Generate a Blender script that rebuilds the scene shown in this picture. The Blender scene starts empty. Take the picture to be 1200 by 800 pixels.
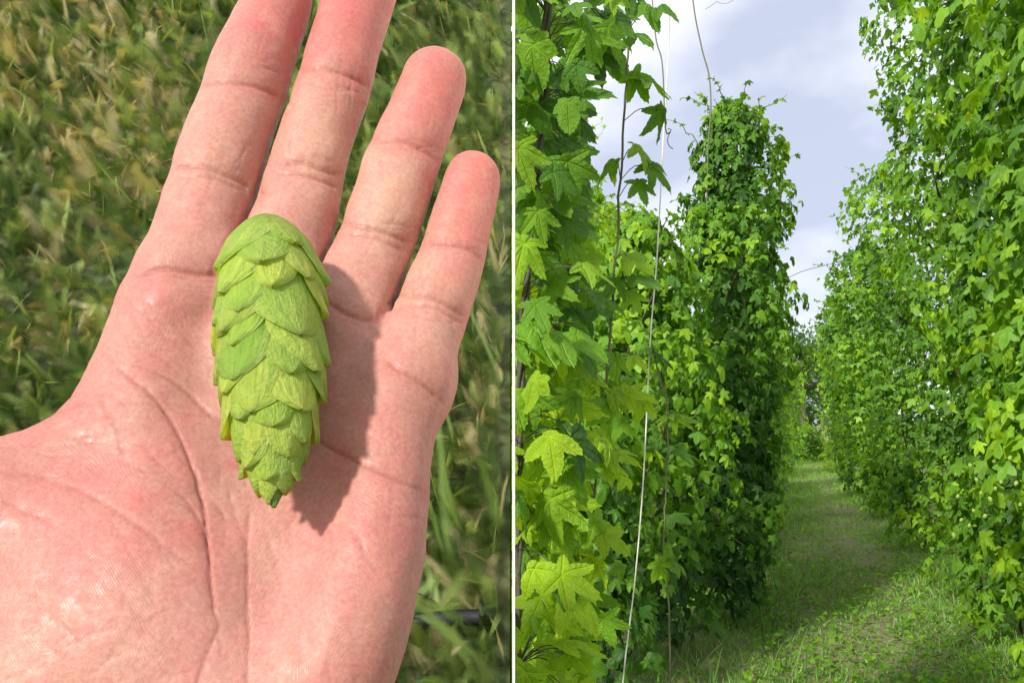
import bpy, math, numpy as np
from mathutils import Vector
rng = np.random.default_rng(7)
SC = bpy.context.scene
COL = SC.collection
F = 1000.0            # focal length in 1200-pixel units
CAMZ = 1.6
VH = 495.0            # image row of the horizon

# ------------------------------------------------------------------ helpers
def nrm(a):
    return a / np.maximum(np.linalg.norm(a, axis=-1, keepdims=True), 1e-9)

def P(u, v, y):
    return np.array([(u - 600) / F * y, y, CAMZ + (VH - v) / F * y])

def vnoise(p, seed=0):
    """value noise in -1..1, p (N,3)"""
    p = np.asarray(p, float)
    i = np.floor(p).astype(np.int64); f = p - i; f = f * f * (3 - 2 * f)
    def h(a):
        n = (a[:, 0] * 73856093) ^ (a[:, 1] * 19349663) ^ (a[:, 2] * 83492791) ^ (seed * 2654435761)
        n = (n ^ (n >> 13)) * 1274126177
        n = n & 0x7fffffff
        n = (n ^ (n >> 16)) & 0xffff
        return n / 32767.5 - 1
    out = 0
    for dx in (0, 1):
        for dy in (0, 1):
            for dz in (0, 1):
                w = (f[:, 0] if dx else 1 - f[:, 0]) * (f[:, 1] if dy else 1 - f[:, 1]) * (f[:, 2] if dz else 1 - f[:, 2])
                out = out + w * h(i + np.array([dx, dy, dz]))
    return out

def mesh(name, V, Fc, mat=None, parent=None, col=None, uv=None, smooth=True):
    """V (n,3); Fc a list of int arrays (m,k)"""
    me = bpy.data.meshes.new(name)
    V = np.asarray(V, np.float32)
    if not isinstance(Fc, (list, tuple)): Fc = [Fc]
    Fc = [np.asarray(f, np.int32) for f in Fc if len(f)]
    loops = np.concatenate([f.ravel() for f in Fc])
    sizes = np.concatenate([np.full(len(f), f.shape[1], np.int32) for f in Fc])
    starts = np.concatenate([[0], np.cumsum(sizes)[:-1]]).astype(np.int32)
    me.vertices.add(len(V)); me.vertices.foreach_set('co', V.ravel())
    me.loops.add(len(loops)); me.loops.foreach_set('vertex_index', loops)
    me.polygons.add(len(sizes)); me.polygons.foreach_set('loop_start', starts)
    try: me.polygons.foreach_set('loop_total', sizes)
    except Exception: pass
    if smooth: me.polygons.foreach_set('use_smooth', np.ones(len(sizes), bool))
    if col is not None:
        a = me.color_attributes.new('Col', 'FLOAT_COLOR', 'POINT')
        c = np.ones((len(V), 4), np.float32); c[:, :3] = col
        a.data.foreach_set('color', c.ravel())
    if uv is not None:
        l = me.uv_layers.new(name='UVMap')
        l.data.foreach_set('uv', np.asarray(uv, np.float32)[loops].ravel())
    me.update(calc_edges=True); me.validate()
    if mat: me.materials.append(mat)
    o = bpy.data.objects.new(name, me); COL.objects.link(o)
    if parent: o.parent = parent
    return o

def tag(o, label=None, cat=None, group=None, kind=None):
    if label: o['label'] = label
    if cat: o['category'] = cat
    if group: o['group'] = group
    if kind: o['kind'] = kind
    return o

def empty(name, loc, label, cat, group=None):
    o = bpy.data.objects.new(name, None); COL.objects.link(o)
    o.location = loc; o.empty_display_size = .1
    return tag(o, label, cat, group)

def spline(pts, n):
    """Catmull-Rom through rows of pts"""
    p = np.asarray(pts, float)
    p = np.vstack([2 * p[0] - p[1], p, 2 * p[-1] - p[-2]])
    m = len(p) - 3
    t = np.linspace(0, m - 1e-6, n); i = t.astype(int); f = (t - i)[:, None]
    a, b, c, d = p[i], p[i + 1], p[i + 2], p[i + 3]
    return .5 * (2 * b + (c - a) * f + (2 * a - 5 * b + 4 * c - d) * f ** 2 + (3 * b - a - 3 * c + d) * f ** 3)

def tube(pts, r, sides=6):
    pts = np.asarray(pts, float); n = len(pts)
    r = np.broadcast_to(np.asarray(r, float), (n,))
    t = nrm(np.gradient(pts, axis=0))
    ref = np.array([1., 0, 0]) if abs(t[0, 0]) < .8 else np.array([0, 1., 0])
    a = nrm(np.cross(t, ref)); b = np.cross(t, a)
    th = np.arange(sides) / sides * 2 * np.pi
    V = pts[:, None] + r[:, None, None] * (np.cos(th)[None, :, None] * a[:, None] + np.sin(th)[None, :, None] * b[:, None])
    k = np.arange(sides)
    q = []
    for i in range(n - 1):
        q.append(np.stack([i * sides + k, i * sides + (k + 1) % sides, (i + 1) * sides + (k + 1) % sides, (i + 1) * sides + k], 1))
    return V.reshape(-1, 3), np.concatenate(q)

def merge(parts):
    Vs, Fs, o = [], [], 0
    for V, f in parts:
        Vs.append(V); Fs.append(f + o); o += len(V)
    return np.concatenate(Vs), np.concatenate(Fs)

# ------------------------------------------------------------------ materials
class NT:
    def __init__(s, name):
        s.m = bpy.data.materials.new(name); s.m.use_nodes = True
        s.t = s.m.node_tree; s.t.nodes.clear()
        s.out = s.n('ShaderNodeOutputMaterial')
    def n(s, typ, **kw):
        x = s.t.nodes.new(typ)
        for k, v in kw.items():
            if k.startswith('i_'):
                x.inputs[k[2:].replace('_', ' ')].default_value = v
            else: setattr(x, k, v)
        return x
    def l(s, a, b): s.t.links.new(a, b)
    def val(s, x, sock):
        if hasattr(x, 'links') or isinstance(x, bpy.types.NodeSocket): s.l(x, sock)
        else: sock.default_value = x
    def math(s, op, a, b=0.0, clamp=False):
        x = s.n('ShaderNodeMath', operation=op, use_clamp=clamp)
        s.val(a, x.inputs[0]); s.val(b, x.inputs[1]); return x.outputs[0]
    def mix(s, f, a, b, blend='MIX'):
        x = s.n('ShaderNodeMix', data_type='RGBA', blend_type=blend)
        s.val(f, x.inputs[0])
        for v, k in ((a, 6), (b, 7)):
            if isinstance(v, tuple): v = (*v, 1) if len(v) == 3 else v
            s.val(v, x.inputs[k])
        return x.outputs[2]
    def noise(s, vec, scale, detail=4, rough=.55, dist=0):
        x = s.n('ShaderNodeTexNoise'); x.inputs['Scale'].default_value = scale
        x.inputs['Detail'].default_value = detail; x.inputs['Roughness'].default_value = rough
        x.inputs['Distortion'].default_value = dist
        if vec is not None: s.l(vec, x.inputs['Vector'])
        return x.outputs['Fac']
    def ramp(s, f, stops):
        x = s.n('ShaderNodeValToRGB'); e = x.color_ramp.elements
        while len(e) < len(stops): e.new(.5)
        for el, (p, c) in zip(e, stops):
            el.position = p; el.color = (*c, 1) if len(c) == 3 else c
        s.l(f, x.inputs[0]); return x.outputs[0]
    def obj(s): return s.n('ShaderNodeTexCoord').outputs['Object']
    def attr(s, name='Col'): return s.n('ShaderNodeAttribute', attribute_name=name).outputs['Color']
    def bump(s, h, strength, dist, normal=None):
        x = s.n('ShaderNodeBump'); x.inputs['Strength'].default_value = strength
        x.inputs['Distance'].default_value = dist; s.l(h, x.inputs['Height'])
        if normal is not None: s.l(normal, x.inputs['Normal'])
        return x.outputs[0]

def leaf_mat(name, rough=.45, trans=.38, veins=False, spec=.30, warm=(1.5, 1.35, .35)):
    k = NT(name); c = k.attr()
    nm = None
    if veins:
        uv = k.n('ShaderNodeUVMap').outputs[0]
        sp = k.n('ShaderNodeSeparateXYZ'); k.l(uv, sp.inputs[0])
        x, y = sp.outputs[0], sp.outputs[1]
        dm = None
        for deg in (0, 52, -52, 108, -108):
            a = math.radians(deg); dx, dy = math.sin(a), math.cos(a)
            cr = k.math('ABSOLUTE', k.math('SUBTRACT', k.math('MULTIPLY', x, dy), k.math('MULTIPLY', y, dx)))
            al = k.math('ADD', k.math('MULTIPLY', x, dx), k.math('MULTIPLY', y, dy))
            neg = k.math('MULTIPLY', k.math('LESS_THAN', al, 0.0), 5.0)
            d = k.math('ADD', cr, neg)
            # side veins: bands that leave the midrib at an angle
            sv = k.math('ABSOLUTE', k.math('SUBTRACT', k.math('FRACT', k.math('MULTIPLY', k.math('SUBTRACT', al, k.math('MULTIPLY', cr, .9)), 7.0)), .5))
            sv = k.math('ADD', k.math('MULTIPLY', sv, .16), k.math('ADD', neg, k.math('MULTIPLY', cr, .10)))
            d = k.math('MINIMUM', d, k.math('ADD', sv, .012))
            dm = d if dm is None else k.math('MINIMUM', dm, d)
        vn = k.n('ShaderNodeMapRange'); k.l(dm, vn.inputs[0])
        vn.inputs[1].default_value = .004; vn.inputs[2].default_value = .035
        vn.inputs[3].default_value = 1; vn.inputs[4].default_value = 0
        v = vn.outputs[0]
        c = k.mix(k.math('MULTIPLY', v, .35), c, k.mix(1.0, c, (1.9, 1.6, 1.6), 'MULTIPLY'))
        nm = k.bump(k.math('SUBTRACT', k.noise(uv, 9, 3), v), .5, .02)
    else:
        g = k.n('ShaderNodeNewGeometry').outputs['Position']
        nm = k.bump(k.noise(g, 60, 2), .25, .01)
    b = k.n('ShaderNodeBsdfPrincipled'); k.l(c, b.inputs['Base Color'])
    b.inputs['Roughness'].default_value = rough; b.inputs['Specular IOR Level'].default_value = spec
    t = k.n('ShaderNodeBsdfTranslucent'); k.l(k.mix(1.0, c, (*warm, 1), 'MULTIPLY'), t.inputs[0])
    k.l(nm, b.inputs['Normal']); k.l(nm, t.inputs['Normal'])
    m = k.n('ShaderNodeMixShader'); m.inputs[0].default_value = trans
    k.l(b.outputs[0], m.inputs[1]); k.l(t.outputs[0], m.inputs[2]); k.l(m.outputs[0], k.out.inputs[0])
    return k.m

def plain_mat(name, c, rough=.6, c2=None, scale=40, bump=.2):
    k = NT(name); o = k.obj(); f = k.noise(o, scale, 4)
    b = k.n('ShaderNodeBsdfPrincipled'); b.inputs['Roughness'].default_value = rough
    k.l(k.mix(f, c, c2 or tuple(x * .6 for x in c)), b.inputs['Base Color'])
    k.l(k.bump(f, bump, .005), b.inputs['Normal']); k.l(b.outputs[0], k.out.inputs[0])
    return k.m

M_LEAF_NEAR = leaf_mat('hop_leaf_near', veins=True, trans=.46)
M_LEAF = leaf_mat('hop_leaf', trans=.46)
M_STEM = plain_mat('bine_bark', (.10, .085, .05), .7, (.05, .04, .025), 120, .6)
M_GSTEM = plain_mat('green_bine', (.16, .17, .06), .6, (.09, .08, .04), 90, .4)
M_TWINE = plain_mat('twine', (.80, .77, .68), .8, (.62, .58, .48), 200, .6)
M_WIRE = plain_mat('wire', (.12, .12, .12), .5)
M_BOARD = plain_mat('white_board', (.86, .86, .85), .5, (.83, .83, .82), 30, .05)
M_HOSE = plain_mat('black_hose', (.012, .012, .013), .45)

def grass_mat(name, soft):
    k = NT(name); c = k.attr()
    d = k.n('ShaderNodeBsdfPrincipled'); k.l(c, d.inputs['Base Color'])
    d.inputs['Roughness'].default_value = .5; d.inputs['Specular IOR Level'].default_value = .3
    t = k.n('ShaderNodeBsdfTranslucent'); k.l(k.mix(1.0, c, (1.3, 1.2, .5), 'MULTIPLY'), t.inputs[0])
    m = k.n('ShaderNodeMixShader'); m.inputs[0].default_value = .3
    k.l(d.outputs[0], m.inputs[1]); k.l(t.outputs[0], m.inputs[2])
    if not soft:
        k.l(m.outputs[0], k.out.inputs[0]); return k.m
    # blades fade to nothing at their edges, softened in place of lens blur
    uv = k.n('ShaderNodeUVMap').outputs[0]
    sp = k.n('ShaderNodeSeparateXYZ'); k.l(uv, sp.inputs[0])
    e = k.math('SUBTRACT', 1.0, k.math('ABSOLUTE', k.math('SUBTRACT', k.math('MULTIPLY', sp.outputs[0], 2.0), 1.0)))
    e2 = k.math('MULTIPLY', k.math('MINIMUM', sp.outputs[1], k.math('SUBTRACT', 1.0, sp.outputs[1])), 3.2, True)
    def sm(x):
        r = k.n('ShaderNodeMapRange', interpolation_type='SMOOTHERSTEP'); k.l(x, r.inputs[0]); return r.outputs[0]
    a = k.math('MULTIPLY', k.math('POWER', k.math('MULTIPLY', sm(e), sm(e2)), 1.25), .62)
    tr = k.n('ShaderNodeBsdfTransparent'); mm = k.n('ShaderNodeMixShader')
    k.l(a, mm.inputs[0]); k.l(tr.outputs[0], mm.inputs[1]); k.l(m.outputs[0], mm.inputs[2])
    k.l(mm.outputs[0], k.out.inputs[0])
    return k.m
M_SOFT = grass_mat('soft_lawn', True)
M_GRASS = grass_mat('grass_blade', False)

# ------------------------------------------------------------------ camera, world, sun
cam = bpy.data.cameras.new('camera'); co = bpy.data.objects.new('camera', cam); COL.objects.link(co)
co.location = (0, 0, CAMZ); co.rotation_euler = (math.pi / 2, 0, 0)
cam.sensor_width = 36; cam.lens = 36 * F / 1200; cam.shift_y = (VH - 400) / 1200
cam.clip_start = .01; cam.clip_end = 3000
SC.camera = co

TH = math.radians(25)            # the palm leans back by this much
EX = np.array([1., 0, 0]); EY = np.array([0, math.sin(TH), math.cos(TH)]); EZ = np.array([0, -math.cos(TH), math.sin(TH)])
to_sun = nrm(-.70 * EX + .24 * EY + 1.0 * EZ)
sun = bpy.data.lights.new('sun', 'SUN'); so = bpy.data.objects.new('sun', sun); COL.objects.link(so)
sun.energy = 4.8; sun.angle = math.radians(4.5); sun.color = (1, .96, .89)
so.location = (-5, -6, 9)
so.rotation_euler = Vector(-to_sun).to_track_quat('-Z', 'Y').to_euler()
elev = math.asin(to_sun[2]); az = math.atan2(to_sun[0], to_sun[1])

w = bpy.data.worlds.new('World'); SC.world = w; w.use_nodes = True
t = w.node_tree; t.nodes.clear()
def wn(typ, **kw):
    x = t.nodes.new(typ)
    for k_, v_ in kw.items(): setattr(x, k_, v_)
    return x
sky = wn('ShaderNodeTexSky', sky_type='NISHITA', sun_disc=False, sun_elevation=elev, sun_rotation=az, dust_density=1.2)
tc = wn('ShaderNodeTexCoord')
n1 = wn('ShaderNodeTexNoise'); n1.inputs['Scale'].default_value = 2.2; n1.inputs['Detail'].default_value = 5; n1.inputs['Roughness'].default_value = .5
mp = wn('ShaderNodeMapping'); mp.inputs['Scale'].default_value = (1, 1, 1.7); mp.inputs['Location'].default_value = (7.7, 4.2, 2.1)
t.links.new(tc.outputs['Generated'], mp.inputs[0]); t.links.new(mp.outputs[0], n1.inputs['Vector'])
cr = wn('ShaderNodeValToRGB'); e = cr.color_ramp.elements
e[0].position = .38; e[0].color = (5.8, 6.25, 7.9, 1); e[1].position = .60; e[1].color = (13.5, 13.6, 13.6, 1)
t.links.new(n1.outputs['Fac'], cr.inputs[0])
mx = wn('ShaderNodeMix', data_type='RGBA'); mx.inputs[0].default_value = .88
t.links.new(sky.outputs[0], mx.inputs[6]); t.links.new(cr.outputs[0], mx.inputs[7])
bg = wn('ShaderNodeBackground'); bg.inputs[1].default_value = .1
t.links.new(mx.outputs[2], bg.inputs[0])
wo = wn('ShaderNodeOutputWorld'); t.links.new(bg.outputs[0], wo.inputs[0])

SC.view_settings.view_transform = 'Standard'; SC.view_settings.look = 'None'
SC.view_settings.gamma = 1; SC.view_settings.exposure = .24
SC.cycles.transparent_max_bounces = 40
SC.cycles.max_bounces = 8
SC.cycles.use_denoising = True

# ================================================================== HAND
D = .215
O = D * np.array([(300 - 600) / F, 1, (VH - 450) / F])     # relative to the camera
def loc(u, v, h=0.0):
    """point on the (tilted) palm plane raised by h, seen at pixel u,v -> local xy, metres per pixel"""
    r = np.array([(u - 600) / F, 1.0, (VH - v) / F])
    tt = (O @ EZ + h) / (r @ EZ)
    p = tt * r - O
    return p @ EX, p @ EY, tt / F
S0 = D / F
def chain(pts, sz=.88, sub=4):
    rows = []
    for q in pts:
        u, v, r = q[:3]; z = (q[3] if len(q) > 3 else 0) * S0
        x, y, s = loc(u, v, z); rows.append((x, y, z, r * s))
    return spline(rows, (len(rows) - 1) * sub + 1), sz

fingers = [
    chain([(208, 350, 56, 2), (226, 300, 53, 0), (254, 200, 51.5, 0), (272.5, 145, 48.5, 2), (288, 100, 48.5, 4), (300, 65, 46, 7), (315, 30, 42.5, 10), (325, 5, 39, 12), (328, -2, 37, 12)]),
    chain([(318, 340, 54, -2), (342, 265, 50, -4), (356, 210, 46.5, -5), (366, 175, 43.5, -4), (379.5, 135, 43.5, -2), (391, 100, 43.5, 1), (402, 60, 42, 4), (413, 25, 41.5, 8), (421, 0, 41, 11), (430, -24, 39, 14), (433, -32, 36, 15)]),
    chain([(405, 385, 52, -4), (418, 345, 49, -6), (433, 300, 46.5, -7), (445, 270, 46, -7), (456.5, 235, 45.5, -6), (466, 205, 45, -4), (478, 172, 43, -2), (492, 140, 40.5, 0), (503.5, 110, 39, 3), (508.5, 94, 38, 5), (509, 91, 36, 5)]),
    chain([(476, 452, 52, -4), (486, 415, 49, -6), (496, 388, 47, -8), (511, 350, 44, -9), (526, 310, 41, -9), (535, 280, 38, -8), (542, 255, 36, -6), (549, 228, 34.5, -4), (552.5, 211, 33.5, -2), (553, 209, 32, -2)]),
]
palm = [
    chain([(215, 330, 56, 0), (184, 400, 60, 0), (175, 480, 64, 0), (190, 620, 72, 0), (215, 850, 80, -5)], .85),
    chain([(322, 330, 54, -4), (290, 450, 56, -10), (260, 620, 62, -14), (235, 850, 76, -10)], .8),
    chain([(408, 380, 52, -4), (375, 490, 56, -10), (330, 640, 64, -12), (280, 850, 76, -8)], .8),
    chain([(480, 445, 50, -6), (455, 500, 56, -2), (444, 580, 59, 4), (432, 660, 64, 8), (408, 740, 70, 10), (375, 810, 76, 5), (320, 900, 78, -2)], .92),
    # thenar
    chain([(235, 860, 85, 0), (150, 740, 120, 8), (70, 640, 105, 4), (-30, 610, 84, 2)], .68),
    chain([(170, 720, 110, 4), (50, 830, 120, 2), (120, 960, 100, -5)], .66),
    chain([(165, 470, 50, 0), (105, 520, 52, 0), (40, 575, 66, 0)], .75),
    # wrist and forearm
    chain([(290, 880, 88, -10), (270, 980, 104, -12), (255, 1100, 110, -12), (240, 1260, 125, -12)], .72),
    chain([(190, 880, 88, -10), (185, 980, 96, -12), (180, 1100, 105, -12), (165, 1260, 125, -12)], .72),
]
thumb = chain([(-30, 610, 82, 4), (-110, 585, 70, 14), (-190, 560, 62, 22), (-250, 545, 60, 28), (-310, 528, 50, 34), (-335, 520, 42, 36)], .85)

VX = .00105
lo = np.array([-.225, -.245, -.042]); hi = np.array([.075, .172, .045])
dims = np.ceil((hi - lo) / VX).astype(int)
gx, gy, gz = [(lo[i] + VX * np.arange(dims[i])).astype(np.float32) for i in range(3)]
def chain_sdf(ch, pad=.014):
    pts, sz = ch
    out = np.full(dims, 1.0, np.float32)
    for a, b in zip(pts[:-1], pts[1:]):
        m = max(a[3], b[3]) + pad
        i0 = [np.searchsorted(g, min(a[i], b[i]) - m) for i, g in enumerate((gx, gy, gz))]
        i1 = [np.searchsorted(g, max(a[i], b[i]) + m) for i, g in enumerate((gx, gy, gz))]
        s = tuple(slice(p_, q_) for p_, q_ in zip(i0, i1))
        X = gx[s[0]][:, None, None]; Y = gy[s[1]][None, :, None]; Z = gz[s[2]][None, None, :]
        ba = b[:3] - a[:3]; ba = ba * np.array([1, 1, 1 / sz]); L = float(ba @ ba) + 1e-12
        dx, dy, dz = X - a[0], Y - a[1], (Z - a[2]) / sz
        tt = np.clip((dx * ba[0] + dy * ba[1] + dz * ba[2]) / L, 0, 1)
        d = np.sqrt((dx - tt * ba[0]) ** 2 + (dy - tt * ba[1]) ** 2 + (dz - tt * ba[2]) ** 2) - (a[3] + (b[3] - a[3]) * tt)
        out[s] = np.minimum(out[s], d.astype(np.float32))
    return out
def smin(a, b, k):
    h = np.maximum(k - np.abs(a - b), 0) / k
    return np.minimum(a, b) - h * h * k * .25
pal = None
for ch in palm:
    d = chain_sdf(ch)
    pal = d if pal is None else smin(pal, d, .012)
pal = smin(pal, chain_sdf(thumb), .010)
hs = pal.copy(); fd = [chain_sdf(ch) for ch in fingers]
for d in fd: hs = np.minimum(hs, smin(pal, d, .006))
# the fingers touch without growing together: a slit runs between each two
for d0, d1 in zip(fd[:-1], fd[1:]):
    slit = np.minimum(.0008 - np.abs(d0 - d1) * .5, .004 - np.maximum(d0, d1))
    slit = np.where((pal > .0004) & (gz > -.005)[None, None, :], slit, -1)
    hs = np.maximum(hs, slit)
# hollow of the palm
hx, hy, _ = loc(320, 530, .008)
hol = .0020 * np.exp(-(((gx - hx) / .016)[:, None] ** 2 + ((gy - hy) / .024)[None, :] ** 2))
hs += (hol[:, :, None] * (gz > 0)[None, None, :]).astype(np.float32)

def surface_nets(Fd, org, h):
    ins = Fd < 0
    c = np.zeros(np.array(Fd.shape) - 1, np.int8)
    for dx in (0, 1):
        for dy in (0, 1):
            for dz in (0, 1):
                c += ins[dx:Fd.shape[0] - 1 + dx, dy:Fd.shape[1] - 1 + dy, dz:Fd.shape[2] - 1 + dz]
    act = (c > 0) & (c < 8)
    idx = -np.ones(act.shape, np.int64); ids = np.argwhere(act); idx[act] = np.arange(len(ids))
    acc = np.zeros((len(ids), 3)); cnt = np.zeros(len(ids))
    corners = [(a, b, d) for a in (0, 1) for b in (0, 1) for d in (0, 1)]
    for p in corners:
        for ax in range(3):
            if p[ax]: continue
            q = list(p); q[ax] = 1
            fa = Fd[ids[:, 0] + p[0], ids[:, 1] + p[1], ids[:, 2] + p[2]]
            fb = Fd[ids[:, 0] + q[0], ids[:, 1] + q[1], ids[:, 2] + q[2]]
            x = (fa < 0) != (fb < 0)
            tt = np.where(x, fa / np.where(x, fa - fb, 1), 0)
            pos = np.array(p, float)[None] + tt[:, None] * (np.array(q) - np.array(p))[None]
            acc += np.where(x[:, None], pos, 0); cnt += x
    V = org + h * (ids + acc / cnt[:, None])
    quads = []
    for ax in range(3):
        sl0 = [slice(None)] * 3; sl1 = [slice(None)] * 3
        sl0[ax] = slice(0, -1); sl1[ax] = slice(1, None)
        a, b = ins[tuple(sl0)], ins[tuple(sl1)]
        e = np.argwhere(a != b)
        o1, o2 = (ax + 1) % 3, (ax + 2) % 3
        e = e[(e[:, o1] > 0) & (e[:, o2] > 0) & (e[:, o1] < act.shape[o1]) & (e[:, o2] < act.shape[o2])]
        sign = a[tuple(e.T)]
        def cid(d1, d2):
            k = e.copy(); k[:, o1] -= d1; k[:, o2] -= d2; return idx[tuple(k.T)]
        q = np.stack([cid(1, 1), cid(0, 1), cid(0, 0), cid(1, 0)], 1)
        q[~sign] = q[~sign][:, ::-1]
        quads.append(q)
    return V, np.concatenate(quads)
HV, HF = surface_nets(hs, lo, VX)
# relax the net a little so no grid steps show
E = np.concatenate([HF[:, [0, 1]], HF[:, [1, 2]], HF[:, [2, 3]], HF[:, [3, 0]]])
deg = np.bincount(E.ravel(), minlength=len(HV))[:, None]
for it in range(4):
    S = np.zeros_like(HV)
    for ax in range(3):
        S[:, ax] = np.bincount(E[:, 0], HV[E[:, 1], ax], len(HV)) + np.bincount(E[:, 1], HV[E[:, 0], ax], len(HV))
    HV = HV + (.5 if it % 2 == 0 else -.52) * (S / np.maximum(deg, 1) - HV)
tmp = mesh('tmp_hand', HV, HF)
sub = tmp.modifiers.new('s', 'SUBSURF'); sub.levels = 1; sub.render_levels = 1
dg = bpy.context.evaluated_depsgraph_get(); dg.update()
em = tmp.evaluated_get(dg).to_mesh()
nV = len(em.vertices); HV = np.empty(nV * 3, np.float32); em.vertices.foreach_get('co', HV); HV = HV.reshape(-1, 3).astype(float)
HN = np.empty(nV * 3, np.float32); em.vertices.foreach_get('normal', HN); HN = HN.reshape(-1, 3).astype(float)
nl = len(em.loops); HL = np.empty(nl, np.int32); em.loops.foreach_get('vertex_index', HL); HF = HL.reshape(-1, 4)
tmp.evaluated_get(dg).to_mesh_clear()
bpy.data.objects.remove(tmp)

# pixel coordinates (of this photograph) of every vertex only serve to look up where on the palm it is
def to_px(x, y, z):
    p = O[None] + x[:, None] * EX + y[:, None] * EY + z[:, None] * EZ
    return 600 + F * p[:, 0] / p[:, 1], VH - F * p[:, 2] / p[:, 1]
HU, HVv = to_px(HV[:, 0], HV[:, 1], HV[:, 2])
front = np.clip((HN[:, 2] - .0) / .35, 0, 1)
creases = [  # (points, half width px, depth px, redness)
    ([(234, 103), (260, 95), (300, 101), (340, 120)], 3.2, 3.4, .8),
    ([(199, 198), (222, 193), (250, 197), (280, 210), (308, 226)], 3.0, 3.2, .8),
    ([(203, 206), (245, 206), (290, 224)], 2.6, 2.2, .5),
    ([(155, 322), (180, 313), (205, 314), (235, 320), (275, 321)], 3.4, 3.6, 1),
    ([(165, 326), (195, 321), (225, 326)], 2.6, 1.8, .4),
    ([(349, 80), (385, 81), (415, 91), (438, 106)], 3, 3.0, .8),
    ([(320, 188), (355, 188), (380, 198), (410, 206)], 3, 3, .8),
    ([(314, 200), (350, 201), (380, 211), (402, 222)], 3, 3, .7),
    ([(437, 163), (465, 164), (490, 171), (520, 192)], 3, 3, .8),
    ([(400, 259), (430, 264), (460, 274), (492, 288)], 3, 3, .8),
    ([(396, 271), (425, 273), (455, 283), (482, 297)], 3, 2.6, .6),
    ([(380, 352), (405, 367), (425, 374), (442, 374)], 3.4, 3, .9),
    ([(494, 284), (520, 284), (550, 291), (574, 308)], 3, 3, .9),
    ([(467, 345), (500, 346), (525, 356), (558, 376)], 3, 3, .8),
    ([(468, 355), (500, 356), (528, 367), (550, 382)], 2.8, 2.2, .5),
    ([(448, 418), (465, 431), (482, 441), (505, 457), (520, 472)], 3.4, 3.2, .9),
    ([(345, 492), (375, 517), (400, 532), (432, 547), (465, 562), (510, 582)], 3.0, 3.0, .9),
    ([(118, 410), (150, 440), (180, 465), (205, 500), (225, 545), (237, 590), (245, 640), (250, 700), (257, 742)], 2.6, 2.7, .8),
    ([(257, 735), (243, 762), (230, 800), (222, 830)], 2.4, 1.6, .45),
    ([(155, 428), (190, 440), (215, 455), (235, 475), (265, 497), (320, 500), (350, 512)], 2.8, 2.2, .6),
    ([(292, 590), (290, 650), (291, 750), (288, 830)], 2.6, 2.0, .5),
    ([(116, 470), (122, 482), (132, 497), (140, 515), (147, 538)], 2.2, 1.8, .7),
    ([(112, 474), (85, 477), (50, 489), (15, 505), (-20, 515)], 2.2, 1.6, .7),
    ([(-40, 545), (0, 552), (40, 557), (100, 577), (165, 617), (225, 662)], 5, 1.8, .35),
    ([(0, 585), (30, 600), (60, 607)], 2.4, 1.2, .4), ([(85, 512), (110, 522), (160, 548), (205, 560)], 2.2, .9, .3),
    ([(60, 470), (100, 462), (150, 470)], 2.0, .8, .3), ([(310, 620), (330, 680), (345, 740)], 2.4, .7, .2),
    ([(435, 600), (455, 606), (478, 604)], 2.2, .7, .2), ([(455, 340), (470, 336)], 2, .6, .2),
    ([(100, 660), (130, 690), (170, 715)], 2.2, .7, .25), ([(20, 690), (60, 720), (100, 760)], 2.4, .8, .25),
]
nbig = len(creases)
qr = np.random.default_rng(44)
def fine(n, u0, u1, v0, v1, ang, spread, lmin, lmax, dp):
    for _ in range(n):
        u, v = qr.uniform(u0, u1), qr.uniform(v0, v1); a = math.radians(ang + qr.normal() * spread); l = qr.uniform(lmin, lmax)
        d = np.array([math.cos(a), math.sin(a)]) * l / 2; nn = np.array([-d[1], d[0]]) * qr.normal() * .18
        c_ = np.array([u, v]); creases.append(([tuple(c_ - d), tuple(c_ + nn), tuple(c_ + d)], qr.uniform(1.1, 1.9), dp * qr.uniform(.5, 1.2), qr.uniform(.1, .35)))
fine(26, 0, 250, 520, 790, 55, 14, 30, 100, .75); fine(26, 20, 240, 480, 790, -28, 14, 25, 90, .7)
fine(22, 250, 480, 560, 800, 80, 14, 25, 90, .6); fine(14, 330, 500, 470, 700, 20, 16, 25, 60, .6)
fine(14, 110, 260, 340, 500, 35, 20, 25, 60, .8); fine(10, 20, 180, 480, 560, 10, 14, 40, 90, .9)
for (u, v, du, dv) in ((254, 200, .34, -.94), (300, 80, .34, -.94), (360, 190, .3, -.95), (395, 95, .3, -.95), (440, 270, .36, -.93), (480, 170, .36, -.93), (505, 360, .3, -.95), (540, 285, .3, -.95)):
    fine(7, u - 36, u + 36, v - 34, v + 34, math.degrees(math.atan2(dv, du)), 9, 18, 55, .6)       # lengthwise lines of the fingers
    fine(5, u - 30, u + 30, v - 12, v + 12, 18, 8, 20, 50, 1.0)                                   # lines beside the joint
disp = np.zeros(nV); red = np.zeros(nV)
wob = vnoise(np.stack([HU, HVv, HU * 0], 1) / 14, 3) * 1.6
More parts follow.
